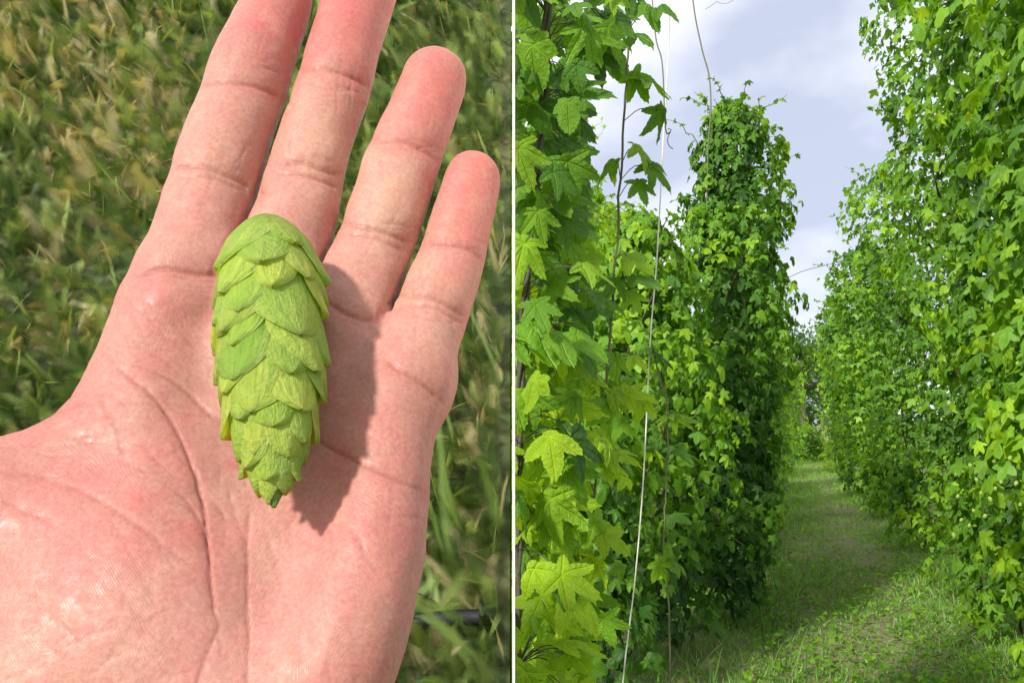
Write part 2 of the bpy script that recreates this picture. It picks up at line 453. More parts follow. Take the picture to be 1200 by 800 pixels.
for ci, (pts, wd, dp, rd) in enumerate(creases):
    pl = spline(pts, len(pts) * 6)
    m0, m1 = pl.min(0) - 40, pl.max(0) + 40
    k = np.where((HU > m0[0]) & (HU < m1[0]) & (HVv > m0[1]) & (HVv < m1[1]) & (front > 0))[0]
    if not len(k): continue
    q = np.stack([HU[k] + wob[k], HVv[k] + wob[k] * .6], 1)
    best = np.full(len(k), 1e9); tt_ = np.zeros(len(k)); n = len(pl) - 1
    for i in range(n):
        a, b = pl[i], pl[i + 1]; ba = b - a
        s = np.clip(((q - a) @ ba) / (ba @ ba + 1e-9), 0, 1)
        d = np.linalg.norm(q - a - s[:, None] * ba, axis=1)
        u_ = d < best; best[u_] = d[u_]; tt_[u_] = (i + s[u_]) / n
    tap = np.clip(np.minimum(tt_, 1 - tt_) * 5 + .25, 0, 1)
    g = np.exp(-(best / (wd * .8)) ** 2)
    br = np.exp(-(best / (wd * 3.6)) ** 2)
    disp[k] -= (dp * .75 * g + dp * .36 * br) * tap * front[k]
    if ci < 16: disp[k] -= 1.7 * np.exp(-(best / 17) ** 2) * front[k]
    red[k] = np.maximum(red[k], rd * tap * front[k] * (g * .75 + .25 * br))
# soft unevenness of flesh, pads between the creases
q3 = HV / .011
disp += .9 * vnoise(q3, 5) + .55 * vnoise(HV / .0045, 6) + .22 * vnoise(HV / .0018, 9)
HV = HV + HN * (disp * S0)[:, None]
# colours of the skin
def g2(u, v, su, sv): return np.exp(-((HU - u) / su) ** 2 - ((HVv - v) / sv) ** 2)
base = np.array([.43, .203, .158]); pink = np.array([.43, .126, .112]); pale = np.array([.48, .288, .208])
pk = np.clip(1.0 * g2(325, 30, 55, 60) + g2(420, 10, 60, 70) + g2(505, 100, 55, 60) + .9 * g2(553, 215, 45, 60)
             + .55 * g2(110, 600, 140, 110) + .5 * g2(440, 620, 80, 130) + .35 * g2(200, 350, 70, 40) + .4 * g2(60, 480, 70, 40), 0, 1)
pl_ = np.clip(g2(255, 170, 40, 70) * .6 + g2(375, 170, 40, 60) * .8 + g2(450, 240, 45, 70) + .6 * g2(500, 370, 40, 60) + .4 * g2(60, 770, 120, 60) + .35 * g2(340, 560, 60, 90), 0, 1)
mot = vnoise(HV / .006, 21) * .5 + vnoise(HV / .0025, 22) * .3 + vnoise(HV / .0011, 23) * .2
mot2 = vnoise(HV / .009, 24) * .5 + vnoise(HV / .003, 25) * .5
hc = base + (pink - base) * np.clip(pk * .85 + .08 + .55 * mot, 0, 1)[:, None]
hc = hc + (pale - hc) * np.clip(pl_ * .8 - .45 * mot2, 0, 1)[:, None]
hc = hc * (1 + .10 * mot)[:, None]
hc = hc + (np.array([.30, .080, .060]) - hc) * np.clip(red * .62, 0, 1)[:, None]

def axis_phase(u0, v0, u1, v1, bow=0.0):
    d = nrm(np.array([u1 - u0, v1 - v0], float)); du, dv = HU - u0, HVv - v0
    return du * d[0] + dv * d[1] + bow * (du * -d[1] + dv * d[0]) ** 2
wts = [g2(250, 190, 60, 190) * (HVv < 420), g2(370, 150, 50, 190) * (HVv < 420), g2(455, 230, 55, 170), g2(520, 330, 60, 150),
       g2(90, 640, 150, 170), g2(310, 700, 60, 190), g2(430, 650, 90, 170), g2(210, 420, 90, 60)]
phs = [axis_phase(226, 300, 322, 30, .004), axis_phase(342, 265, 424, -8, .004), axis_phase(433, 300, 508, 92, .004), axis_phase(511, 350, 553, 210, .005),
       np.hypot(HU + 160, HVv - 860) * 1.0, axis_phase(300, 700, 400, 690), axis_phase(430, 650, 500, 590, .001), axis_phase(210, 420, 280, 330, .002)]
wt = np.stack(wts) + 1e-4; ridge = (wt * np.stack(phs)).sum(0) / wt.sum(0)
ridge = ridge + 2.6 * vnoise(HV / .007, 61) + 1.0 * vnoise(HV / .0025, 62)
k = NT('skin'); o_ = k.obj()
c = k.attr()
fleck = k.ramp(k.noise(o_, 900, 3, .7), [(.33, (.88, .78, .76)), (.66, (1.08, 1.08, 1.07))])
c = k.mix(1.0, c, fleck, 'MULTIPLY')
b = k.n('ShaderNodeBsdfPrincipled'); k.l(c, b.inputs['Base Color'])
b.inputs['Subsurface Weight'].default_value = .25; b.inputs['Subsurface Radius'].default_value = (1, .32, .18)
b.inputs['Subsurface Scale'].default_value = .0028
b.inputs['Specular IOR Level'].default_value = .33
rr = k.ramp(k.noise(o_, 420, 4, .65), [(.34, (.38,) * 3), (.62, (.66,) * 3)]); k.l(rr, b.inputs['Roughness'])
rg = k.n('ShaderNodeAttribute', attribute_name='Ridge').outputs['Fac']
wave = k.math('SINE', k.math('MULTIPLY', rg, 2 * math.pi / 3.1))
vor = k.n('ShaderNodeTexVoronoi', feature='DISTANCE_TO_EDGE'); vor.inputs['Scale'].default_value = 520; k.l(o_, vor.inputs['Vector'])
h1 = k.math('ADD', k.math('MULTIPLY', wave, k.math('MULTIPLY', k.noise(o_, 120, 2), .26)), k.math('MULTIPLY', k.math('MINIMUM', vor.outputs[0], .25), 1.2))
h1 = k.math('ADD', h1, k.math('MULTIPLY', k.noise(o_, 1500, 2), .6))
k.l(k.bump(h1, .30, .00022), b.inputs['Normal']); k.l(b.outputs[0], k.out.inputs[0])
M_SKIN = k.m
hand = mesh('hand', HV, HF, M_SKIN, col=hc)
ra = hand.data.attributes.new('Ridge', 'FLOAT', 'POINT'); ra.data.foreach_set('value', ridge.astype(np.float32))
import mathutils
HM = mathutils.Matrix(((EX[0], EY[0], EZ[0], O[0]), (EX[1], EY[1], EZ[1], O[1]), (EX[2], EY[2], EZ[2], O[2] + CAMZ), (0, 0, 0, 1)))
hand.matrix_world = HM
tag(hand, 'open left hand with palm forward, the green hop cone lying across it', 'hand')

# ================================================================== HOP CONE IN THE PALM
k = NT('bract'); o_ = k.obj(); c = k.attr()
uv = k.n('ShaderNodeUVMap').outputs[0]
mpn = k.n('ShaderNodeMapping'); mpn.inputs['Scale'].default_value = (20, 1.6, 1); k.l(uv, mpn.inputs[0])
vein = k.noise(mpn.outputs[0], 1.0, 3, .6)
crk = k.noise(o_, 650, 5, .68)
c = k.mix(1.0, c, k.ramp(vein, [(.35, (.78, .88, .66)), (.62, (1.12, 1.06, 1.25))]), 'MULTIPLY')
c = k.mix(1.0, c, k.ramp(k.noise(o_, 420, 3), [(.35, (.88, .92, .85)), (.68, (1.12, 1.06, 1.1))]), 'MULTIPLY')
b = k.n('ShaderNodeBsdfPrincipled'); k.l(c, b.inputs['Base Color']); b.inputs['Roughness'].default_value = .30
b.inputs['Specular IOR Level'].default_value = .8
bn = k.bump(k.math('ADD', vein, k.math('MULTIPLY', crk, 2.4)), .9, .0006); k.l(bn, b.inputs['Normal'])
tl = k.n('ShaderNodeBsdfTranslucent'); k.l(k.mix(1.0, c, (1.25, 1.2, .5), 'MULTIPLY'), tl.inputs[0])
ms = k.n('ShaderNodeMixShader'); ms.inputs[0].default_value = .40
k.l(b.outputs[0], ms.inputs[1]); k.l(tl.outputs[0], ms.inputs[2]); k.l(ms.outputs[0], k.out.inputs[0])
M_BRACT = k.m
# outline of the cone as half-widths along its axis, in pixels of the photograph
ZC = 94 * S0
ax_top = np.array(loc(315, 252, ZC)[:2]); ax_bot = np.array(loc(321, 594, ZC)[:2]); SCN = loc(316, 420, ZC)[2]
AL = np.linalg.norm(ax_bot - ax_top); adir = (ax_bot - ax_top) / AL; aperp = np.array([-adir[1], adir[0]])
prof_t = np.array([0, .012, .04, .08, .15, .28, .43, .57, .70, .82, .92, .97, 1.0, 1.1])
prof_r = np.array([1, 13, 27, 38, 51, 60, 61, 57, 50, 38, 22, 10, 3, .5]) * SCN
def prof(s): return np.interp(s, prof_t, prof_r)
cone = empty('hop_cone', HM @ Vector((ax_top[0], ax_top[1], ZC)), 'ripe yellow-green hop cone of overlapping bracts lying on the open palm', 'hop cone')
cone.matrix_world = HM @ mathutils.Matrix.Translation(Vector((ax_top[0], ax_top[1], ZC)))
def cone_pt(s, ph, r):
    """axis position s (0..1), angle, radius -> local to the cone's empty"""
    a = s * AL
    return np.stack([adir[0] * a + aperp[0] * r * np.sin(ph), adir[1] * a + aperp[1] * r * np.sin(ph), r * np.cos(ph)], -1)
ss = np.linspace(0, 1, 26); th = np.linspace(0, 2 * np.pi, 25)[:-1]
SS, TT = np.meshgrid(ss, th, indexing='ij')
V = cone_pt(SS, TT, prof(SS) * .82).reshape(-1, 3)
i, j = np.meshgrid(np.arange(25), np.arange(24), indexing='ij')
Q = np.stack([i * 24 + j, i * 24 + (j + 1) % 24, (i + 1) * 24 + (j + 1) % 24, (i + 1) * 24 + j], -1).reshape(-1, 4)
mesh('core', V, Q, M_BRACT, cone, col=np.tile([.2, .36, .03], (len(V), 1)), uv=np.stack([TT.ravel() / 6, SS.ravel()], 1))
NB = 66
crng = np.random.default_rng(12)
for bi in range(NB):
    f = bi / (NB - 1)
    s0 = -.06 + .87 * f ** .95
    ph0 = 2.39996 * bi + .6 + crng.normal() * .14
    big = crng.random() < .68
    L = min((.27 - .09 * max(f - .6, 0) / .4) * crng.uniform(.88, 1.12), 1.02 - s0)
    if s0 < 0: L += s0 * .6; s0 = 0.0
    W = ((51 if big else 36) - (30 if big else 17) * max(f - .45, 0) / .55) * SCN * crng.uniform(.88, 1.15)
    na, nb = 15, 21
    A, B = np.meshgrid(np.linspace(-1, 1, na), np.linspace(0, 1, nb), indexing='ij')
    wid = np.interp(B, [0, .12, .3, .5, .65, .78, .88, .95, 1], [.55, .85, 1.03, 1.07, 1.0, .84, .60, .34, .04])
    skew = crng.normal() * .12
    s = np.minimum(s0 + L * B, 1.03 + .02 * B)
    tipR = prof(np.clip(s0 + L * .6, 0, 1)) * np.interp(B, [0, .6, 1], [0, .75, .72])
    Rr = np.maximum(np.maximum(prof(s), tipR * (f < .93)), 2.5 * SCN)
    ph = ph0 + A * wid * W / np.maximum(Rr, (30 if f < .2 else 13) * SCN) + skew * (B - .3)
    sz_ = 1.0 if f < .7 else .75 if f < .88 else .5
    flare = crng.uniform(0, 2.2) + (3.0 if crng.random() < .12 else 0)
    lift = (-7.5 + 12.0 * B + flare * B ** 6 * 1.6 + (1.2 * (bi % 4) if f < .08 else 0) - (0 if big else 1.0)) * SCN * sz_
    cup = (5.0 * B * (1 - np.abs(A) ** 1.6) - 1.6 * B * np.abs(A) ** 3) * SCN * crng.uniform(.75, 1.25) * sz_
    ph1, ph2 = crng.uniform(0, 6, 2)
    wav = (np.sin(A * 4.2 + ph1 + 2 * B) * np.sin(B * 7 + ph2) * .7 + .9 * crng.normal() * A * B + .45 * np.sin(A * 9 + ph2) * B) * SCN * sz_
    off_ = lift + cup + wav
    dr = (prof(s + .01) - prof(s - .01)) / (.02 * AL)          # slope of the outline: lift along its normal
    nn = 1 / np.sqrt(1 + dr ** 2)
    V = cone_pt(s - off_ * dr * nn / AL * (s < .3), ph, np.maximum(Rr + off_ * np.where(s < .3, nn, 1), .8 * SCN))
    i, j = np.meshgrid(np.arange(na - 1), np.arange(nb - 1), indexing='ij')
    Q = np.stack([i * nb + j, (i + 1) * nb + j, (i + 1) * nb + j + 1, i * nb + j + 1], -1).reshape(-1, 4)
    tone = crng.uniform(0, 1)
    cb = np.array([.56, .66, .08]) * (1 - tone) + np.array([.34, .54, .05]) * tone
    cc = np.tile(cb, (na * nb, 1)) * crng.uniform(.92, 1.06)
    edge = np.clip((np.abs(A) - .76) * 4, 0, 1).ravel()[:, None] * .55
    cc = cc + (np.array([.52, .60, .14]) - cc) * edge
    cc = cc + (np.array([.20, .42, .03]) - cc) * (np.clip(.62 - B, 0, 1).ravel()[:, None] * 1.1)  # base darkened: shade under the bract above is put into the colour
    tipc = np.clip((B - .95) * 14, 0, 1).ravel()[:, None] * crng.uniform(.1, .8)
    cc = cc + (np.array([.38, .30, .08]) - cc) * tipc
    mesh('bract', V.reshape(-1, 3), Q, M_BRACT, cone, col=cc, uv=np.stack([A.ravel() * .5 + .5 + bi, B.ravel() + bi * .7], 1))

# ================================================================== GRASS BANK BEHIND THE HAND
# profile (y, z) of the bank; its right end is cut off along a white edging board
bank_prof = [(.36, 0.0), (.37, 1.0), (.385, 1.38), (.43, 1.50), (.50, 1.615), (.58, 1.74), (.66, 1.865), (.74, 1.985), (.79, 2.03), (.85, 2.0), (1.0, 1.6), (1.2, .8), (1.4, 0.0)]
bp = spline(bank_prof, 60)
xs = np.linspace(-2.6, 1.0, 91)       # last column is the cut end
V = []
for x in xs:
    for (y, z) in bp:
        xx = min(x, .0016 * y - .0012)
        if x > 0.98: xx = .0016 * y - .0012
        V.append((xx, y, z))
V = np.array(V)
xs2 = np.concatenate([np.linspace(-2.6, -.02, 90), [1.0]])
V = np.array([((.0005 * y - .0012) if x > .9 else x, y, z) for x in xs2 for (y, z) in bp])
inner = V[:, 0] < -.03
V[inner, 1] += .014 * vnoise(V[inner] / .09, 31); V[inner, 2] += .012 * vnoise(V[inner] / .06, 32)
nb_ = len(bp)
i, j = np.meshgrid(np.arange(len(xs2) - 1), np.arange(nb_ - 1), indexing='ij')
Q = np.stack([i * nb_ + j, (i + 1) * nb_ + j, (i + 1) * nb_ + j + 1, i * nb_ + j + 1], -1).reshape(-1, 4)
k = NT('bank_soil'); o_ = k.obj()
f1 = k.noise(o_, 14, 3); f2 = k.noise(o_, 45, 3)
c = k.ramp(f1, [(.35, (.02, .04, .008)), (.5, (.045, .08, .016)), (.62, (.13, .12, .045))])  # soil tone, with the shade of gaps between blades painted in
c = k.mix(k.math('MULTIPLY', f2, .6), c, (.05, .04, .02))
b = k.n('ShaderNodeBsdfPrincipled'); b.inputs['Roughness'].default_value = .9; k.l(c, b.inputs['Base Color'])
k.l(k.bump(f2, .6, .02), b.inputs['Normal']); k.l(b.outputs[0], k.out.inputs[0])
tag(mesh('grass_bank', V, Q, k.m), kind='structure')

# white edging board, edge-on to the lens
def prism(name, yz, x0f, x1f, mat):
    n = len(yz)
    V = np.array([(x0f(y), y, z) for y, z in yz] + [(x1f(y), y, z) for y, z in yz])
    me = bpy.data.meshes.new(name)
    fs = [list(range(n)), list(range(2 * n - 1, n - 1, -1))] + [[i, i + n, (i + 1) % n + n, (i + 1) % n] for i in range(n)]
    me.from_pydata([tuple(v) for v in V], [], fs); me.update(); me.materials.append(mat)
    o = bpy.data.objects.new(name, me); COL.objects.link(o); return o
bd = prism('edging_board', [(.203, 0), (.203, 1.80), (.40, 2.12), (.86, 2.12), (1.42, 0)], lambda y: .0006 * y, lambda y: .0034 * y if y < .3 else .0028 * y, M_BOARD)
tag(bd, 'thin white edging board standing upright at the cut end of the grass bank', 'board')

def blades(n, root_fn, lean_fn, length, width, curve, cols, seg=3, seed=0):
    """generic flat blades; returns V, Q, col, uv"""
    r = np.random.default_rng(seed)
    p, up = root_fn(r, n); n = len(p)
    d = nrm(lean_fn(r, p, up)); Ls = length(r, n, p); Ws = width(r, n, p)
    side = nrm(np.cross(d, r.normal(size=(n, 3))))
    bend = nrm(r.normal(size=(n, 3)) + np.array([0, 0, -.8])) * (curve * r.uniform(.3, 1, n))[:, None]
    C = cols(r, n, p)
    V = np.zeros((n, seg + 1, 2, 3)); UV = np.zeros((n, seg + 1, 2, 2))
    for i in range(seg + 1):
        t_ = i / seg
        cpt = p + Ls[:, None] * (d * t_ + bend * t_ * t_)
        wd = Ws * (1 - .85 * t_ ** 2)
        V[:, i, 0] = cpt - side * wd[:, None] * .5; V[:, i, 1] = cpt + side * wd[:, None] * .5
        UV[:, i, 0] = (0, t_); UV[:, i, 1] = (1, t_)
    m = (seg + 1) * 2
    base_ = (np.arange(n) * m)[:, None]
    Q = np.concatenate([base_ + np.array([2 * i, 2 * i + 1, 2 * i + 3, 2 * i + 2]) for i in range(seg)])
    return V.reshape(-1, 3), Q, np.repeat(C, m, 0), UV.reshape(-1, 2)

bpy_z = np.array(bp)
def bank_at(t_):
    y = np.interp(t_, np.linspace(0, 1, nb_), bpy_z[:, 0]); z = np.interp(t_, np.linspace(0, 1, nb_), bpy_z[:, 1])
    return y, z
t_lo = np.interp(1.33, bpy_z[:30, 1], np.linspace(0, 1, nb_)[:30]); imax = int(np.argmax(bpy_z[:, 1])); t_hi = imax / (nb_ - 1)
def bank_roots(r, n):
    x = -np.abs(r.uniform(.003, .62, n)); tt_ = r.uniform(t_lo, t_hi + .03, n)
    y, z = bank_at(tt_)
    return np.stack([x, y, z], 1), np.tile(nrm(np.array([0, -.8, .6])), (n, 1))
def bank_lean(r, p, up):
    d = up * 0.55 + r.normal(size=p.shape) * .55 + np.array([0, 0, .35])
    close = p[:, 0] > -.10
    d[close, 0] = -np.abs(d[close, 0]) * .7 - .05
    d[:, 1] = np.minimum(d[:, 1], .1)
    return d
def px_of(p): return 600 + F * p[:, 0] / p[:, 1], VH - F * (p[:, 2] - CAMZ) / p[:, 1]
def bank_cols(r, n, p):
    # dry straw lies in patches, mostly high on the left and low on the right of the bank
    ns = vnoise(p / .05, 41) + .6 * vnoise(p / .02, 42)
    u, v = px_of(p)
    dry = .05 + .42 * np.exp(-((u - 60) / 170) ** 2 - ((v - 130) / 170) ** 2) + .40 * np.exp(-((u - 570) / 70) ** 2 - ((v - 470) / 80) ** 2) + .12 * np.exp(-((u - 560) / 90) ** 2 - ((v - 720) / 100) ** 2)
    isd = r.random(n) < np.clip(dry + .22 * ns, .02, .95)
    g = np.array([.035, .082, .012]) + r.random(n)[:, None] ** 2.2 * np.array([.36, .42, .13]) + np.clip(ns, -1, 1)[:, None] * np.array([.02, .03, .003])  # most blades darkened, few bright: gap shade and highlights put into the colour
    s = np.array([.34, .29, .14]) + r.random(n)[:, None] * np.array([.32, .28, .18])
    return np.clip(np.where(isd[:, None], s, g), .01, .8)
V, Q, C, U = blades(24000, bank_roots, bank_lean, lambda r, n, p: r.uniform(.015, .040, n), lambda r, n, p: r.uniform(.011, .030, n), .45, bank_cols, 3, 51)
parts = [(V, Q, C, U)]
def low_roots(r, n):
    p, up = bank_roots(r, n * 4); u, v = px_of(p); kk = (v > 430) & (u > 380); return p[kk][:n], up[kk][:n]
parts.append(blades(420, low_roots, bank_lean, lambda r, n, p: r.uniform(.05, .11, n), lambda r, n, p: r.uniform(.008, .016, n), .5,
                    lambda r, n, p: np.array([.15, .25, .05]) + r.random(n)[:, None] * np.array([.22, .25, .12]), 5, 52))
off = 0; QQ = []
for a in parts: QQ.append(a[1] + off); off += len(a[0])
GV = np.concatenate([a[0] for a in parts]); GV[:, 0] = np.minimum(GV[:, 0], -.0008 - .006 * rng.random(len(GV)))
g = mesh('grass', GV, QQ, M_SOFT, col=np.concatenate([a[2] for a in parts]), uv=np.concatenate([a[3] for a in parts]))
tag(g, 'short soft lawn grass with dry straw covering the bank behind the hand', 'grass', kind='stuff')

hp = [(-.30, .0, .0), (-.1, 0, 0), (0, 0, 0)]
pts = []
for x, v in ((-.20, 735), (-.14, 738), (-.10, 730), (-.06, 722), (-.03, 716), (-.016, 714)):
    zz = np.interp(v, [715, 800], [1.505, 1.47]); yy = np.interp(zz, bpy_z[:imax, 1], bpy_z[:imax, 0])
    pts.append((x, yy - .016, zz))
V, Q = tube(spline(pts, 30), .0042, 10)
tag(mesh('irrigation_hose', V, Q, M_HOSE), 'thin black drip hose half hidden in the grass below the little finger', 'hose')

# ================================================================== HOP LEAVES
LOB5 = [(0, 1.0, .53), (50, .86, .50), (-50, .86, .50), (108, .58, .56), (-108, .58, .56)]
LOB3 = [(0, 1.0, .66), (56, .82, .64), (-56, .82, .64)]
def outline(lobes, th, p=1.35, serr=0, freq=0):
    r = np.full(th.shape, .20)
    for a, l, kk in lobes:
        d = (th - math.radians(a) + np.pi) % (2 * np.pi) - np.pi
        ok = np.abs(d) < 1.4
        s_ = np.linspace(.05, 1.0, 120)[None, :]
        al, la = s_ * np.cos(d)[:, None], s_ * np.abs(np.sin(d))[:, None]
        wl = kk * np.clip(al, 0, 1) ** .62 * np.clip(1 - al, 0, 1) ** .72
        rr = np.where((la <= wl + 1e-4) & (al > 0), s_, 0).max(1) * l
        r = np.where(ok, np.maximum(r, rr), r)
    if serr:
        saw = 1 - np.abs(((th * freq / (2 * np.pi)) % 1) * 2 - 1)
        r = r * (1 - serr * saw)
    return r
def leaf_tpl(lobes, nang, rings, serr=0, freq=0, droop=.25, fold=.25, wave=.04, seed=0):
    th = np.linspace(-np.pi, np.pi, nang)
    # crowd the samples at the lobe tips
    r = outline(lobes, th, serr=serr, freq=freq)
    V = [(0, 0)]; 
    for i in range(1, rings + 1):
        f = i / rings
        rr = r * f if i < rings else r
        V += list(zip(np.sin(th) * rr, np.cos(th) * rr))
    V = np.array(V)
    x, y = V[:, 0], V[:, 1]
    rad = np.hypot(x, y)
    z = -droop * rad ** 2 * .8 - .1 * np.abs(x) ** 1.5
    # each lobe is a shallow trough along its vein
    for a, l, kk in lobes:
        s, c_ = math.sin(math.radians(a)), math.cos(math.radians(a))
        al = x * s + y * c_; cr_ = np.abs(x * c_ - y * s)
        z += fold * np.where(al > 0, np.minimum(cr_, .22), 0) * np.exp(-(cr_ / .25) ** 2)
    rs = np.random.default_rng(seed)
    z += wave * np.sin(x * 7 + rs.uniform(0, 6)) * np.cos(y * 6 + rs.uniform(0, 6))
    T = []
    for j in range(nang - 1): T.append((0, 1 + j + 1, 1 + j))
    for i in range(1, rings):
        a0 = 1 + (i - 1) * nang; b0 = 1 + i * nang
        for j in range(nang - 1):
            T.append((a0 + j, a0 + j + 1, b0 + j + 1)); T.append((a0 + j, b0 + j + 1, b0 + j))
    return np.stack([x, y, z], 1), np.array(T)
LOBH = [(0, 1.0, .92), (72, .56, .95), (-72, .56, .95), (125, .42, .9), (-125, .42, .9)]
NEAR = [leaf_tpl(LOBH, 121, 4, .08, 44, .35, .2, .06, 12), leaf_tpl(LOB3, 121, 4, .09, 40, .5, .35, .09, 13)] + [leaf_tpl(LOB5, 145, 4, .10, 48, .30, .28, .05, s) for s in range(3)] + [leaf_tpl(LOB3, 121, 4, .09, 40, .25, .25, .05, 9)]
MID = [leaf_tpl(LOBH, 25, 2, 0, 0, .4, .25, .06, 14)] + [leaf_tpl(LOB5, 31, 2, 0, 0, .35, .3, .06, s) for s in range(2)] + [leaf_tpl(LOB3, 25, 2, 0, 0, .3, .3, .06, 4)]
def far_tpl():
    # three pointed lobes, one fold each
    o = [(-.10, -.12), (-.76, .34), (-.30, .40), (0, 1.0), (.30, .40), (.76, .34), (.10, -.12)]
    V = np.array([(0, 0, .0)] + [(x, y, -.30 * (x * x + y * y) + .02) for x, y in o])
    T = np.array([(0, j + 2, j + 1) for j in range(6)])
    return V, T
FAR = [far_tpl()]

def leaves_mesh(name, tpls, pos, tip, nor, size, col, mat, parent, seed=0):
    r = np.random.default_rng(seed)
    n = len(pos); tip = nrm(tip); nor = nor - (nor * tip).sum(1, keepdims=True) * tip; nor = nrm(nor); side = np.cross(tip, nor)
    which = r.integers(0, len(tpls), n)
    Vs, Fs, Cs, Us, o = [], [], [], [], 0
    for k_, (TV, TT_) in enumerate(tpls):
        m = np.where(which == k_)[0]
        if not len(m): continue
        sc = size[m][:, None, None]
        sx = r.uniform(.85, 1.12, len(m))[:, None, None]; zz = r.uniform(.4, 1.7, len(m))[:, None, None]
        W = pos[m][:, None] + sc * (sx * TV[None, :, 0:1] * side[m][:, None] + TV[None, :, 1:2] * tip[m][:, None] + zz * TV[None, :, 2:3] * nor[m][:, None])
        Vs.append(W.reshape(-1, 3)); Fs.append((TT_[None] + (o + np.arange(len(m)) * len(TV))[:, None, None]).reshape(-1, 3))
        Cs.append(np.repeat(col[m], len(TV), 0)); Us.append(np.tile(TV[:, :2], (len(m), 1)))
        o += len(m) * len(TV)
    return mesh(name, np.concatenate(Vs), np.concatenate(Fs), mat, parent, np.concatenate(Cs), np.concatenate(Us))

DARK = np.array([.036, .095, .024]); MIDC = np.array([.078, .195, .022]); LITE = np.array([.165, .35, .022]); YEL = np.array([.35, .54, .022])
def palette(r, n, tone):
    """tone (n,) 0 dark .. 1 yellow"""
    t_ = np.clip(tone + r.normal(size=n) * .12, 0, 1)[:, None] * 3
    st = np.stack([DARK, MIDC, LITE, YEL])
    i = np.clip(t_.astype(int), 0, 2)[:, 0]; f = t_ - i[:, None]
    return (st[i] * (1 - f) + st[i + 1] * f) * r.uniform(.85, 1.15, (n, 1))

def hop_column(xy, h, R, nleaf, lsize, tpls, tone, seed, label, group, z0=.15, lean=(0, 0), topR=1.15, baseR=.75, sprays=14, name='hop_plant', clump=.5, mat=None, tone_z=0.0, cap=(.72, .12)):
    r = np.random.default_rng(seed)
    root = empty(name, (xy[0], xy[1], 0), label, 'hop plant', group)
    def axis(z): return np.stack([lean[0] * (z / h) ** 1.25, lean[1] * (z / h) ** 1.25, z], -1)
    def rad(z):
        f = z / h
        return R * np.interp(f, [0, .15, .5, .8, .92, 1.0], [baseR, .85, 1.0, topR, topR * cap[0], cap[1]])
    n = nleaf
    z = z0 + (h - z0) * r.random(n) ** .95
    ph = r.uniform(0, 2 * np.pi, n)
    nz = vnoise(np.stack([np.cos(ph) * 1.3, np.sin(ph) * 1.3, z / .42], 1) + seed * 7.3, seed) 
    nz2 = vnoise(np.stack([np.cos(ph) * 3, np.sin(ph) * 3, z / .16], 1) + seed * 3.1, seed + 1)
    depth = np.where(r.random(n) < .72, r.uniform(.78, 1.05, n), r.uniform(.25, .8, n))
    rr = rad(z) * depth * (1 + .40 * nz + .20 * nz2)
    out = np.stack([np.cos(ph), np.sin(ph), np.zeros(n)], 1)
    pos = axis(z) + out * rr[:, None]
    tip = out * .50 + np.array([0, 0, -.95]) + r.normal(size=(n, 3)) * .36
    nor = out * .80 + np.array([0, 0, .60]) + r.normal(size=(n, 3)) * .42
    sz = lsize * r.uniform(.55, 1.25, n)
    tn = tone + clump * .60 * nz + .20 * nz2 + .30 * (depth - .9) + tone_z * (z / h - .5)  # young outer leaves lighter; recess shade also painted in as darker tone
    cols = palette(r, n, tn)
    P_, T_, N_, S_, C_ = [pos], [tip], [nor], [sz], [cols]
    stems = []
    # sprays of young shoots that stick out of the mass
    for s_ in range(sprays):
        zt = h * (r.uniform(.25, 1.0) if s_ > sprays * .45 else r.uniform(.88, 1.0)); a = r.uniform(0, 2 * np.pi)
        o_ = np.array([math.cos(a), math.sin(a), 0]); st = axis(np.array(zt)) + o_ * rad(zt) * .8
        up = r.uniform(-.2, .9) if zt < .88 * h else r.uniform(.5, 1.2)
        d = o_ * r.uniform(.4, 1) + np.array([0, 0, up]); Ls = r.uniform(.18, .42) * (R / .5)
        tt_ = np.linspace(0, 1, 7)
        pts = st + Ls * (tt_[:, None] * d + np.outer(tt_ ** 2, [0, 0, -.45]) + .04 * r.normal(size=(7, 3)))
        stems.append(tube(pts, np.linspace(.004, .0015, 7), 4))
        m = 9; q = pts[r.integers(1, 7, m)]
        P_.append(q); T_.append(r.normal(size=(m, 3)) * .7 + np.array([0, 0, -.3]) + o_ * .3); N_.append(r.normal(size=(m, 3)) * .5 + np.array([0, 0, .9]))
        S_.append(lsize * r.uniform(.3, .7, m)); C_.append(palette(r, m, np.full(m, min(tone + .25, .9))))
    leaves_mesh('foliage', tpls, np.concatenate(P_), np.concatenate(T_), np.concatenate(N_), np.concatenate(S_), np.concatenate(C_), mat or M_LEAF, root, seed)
    # twining bines inside the column
    for s_ in range(3):
        zz = np.linspace(0, h * .97, 30); a0 = r.uniform(0, 6)
        pts = axis(zz) + np.stack([np.cos(zz * 3 + a0), np.sin(zz * 3 + a0), 0 * zz], 1) * (rad(zz) * .35)[:, None]
        stems.append(tube(pts, np.linspace(.011, .004, 30), 5))
    V_, Q_ = merge(stems)
    mesh('bine', V_, Q_, M_STEM, root)
    return root

ORD = ['first', 'second', 'third', 'fourth', 'fifth', 'sixth', 'seventh', 'eighth', 'ninth', 'tenth', 'eleventh', 'twelfth']
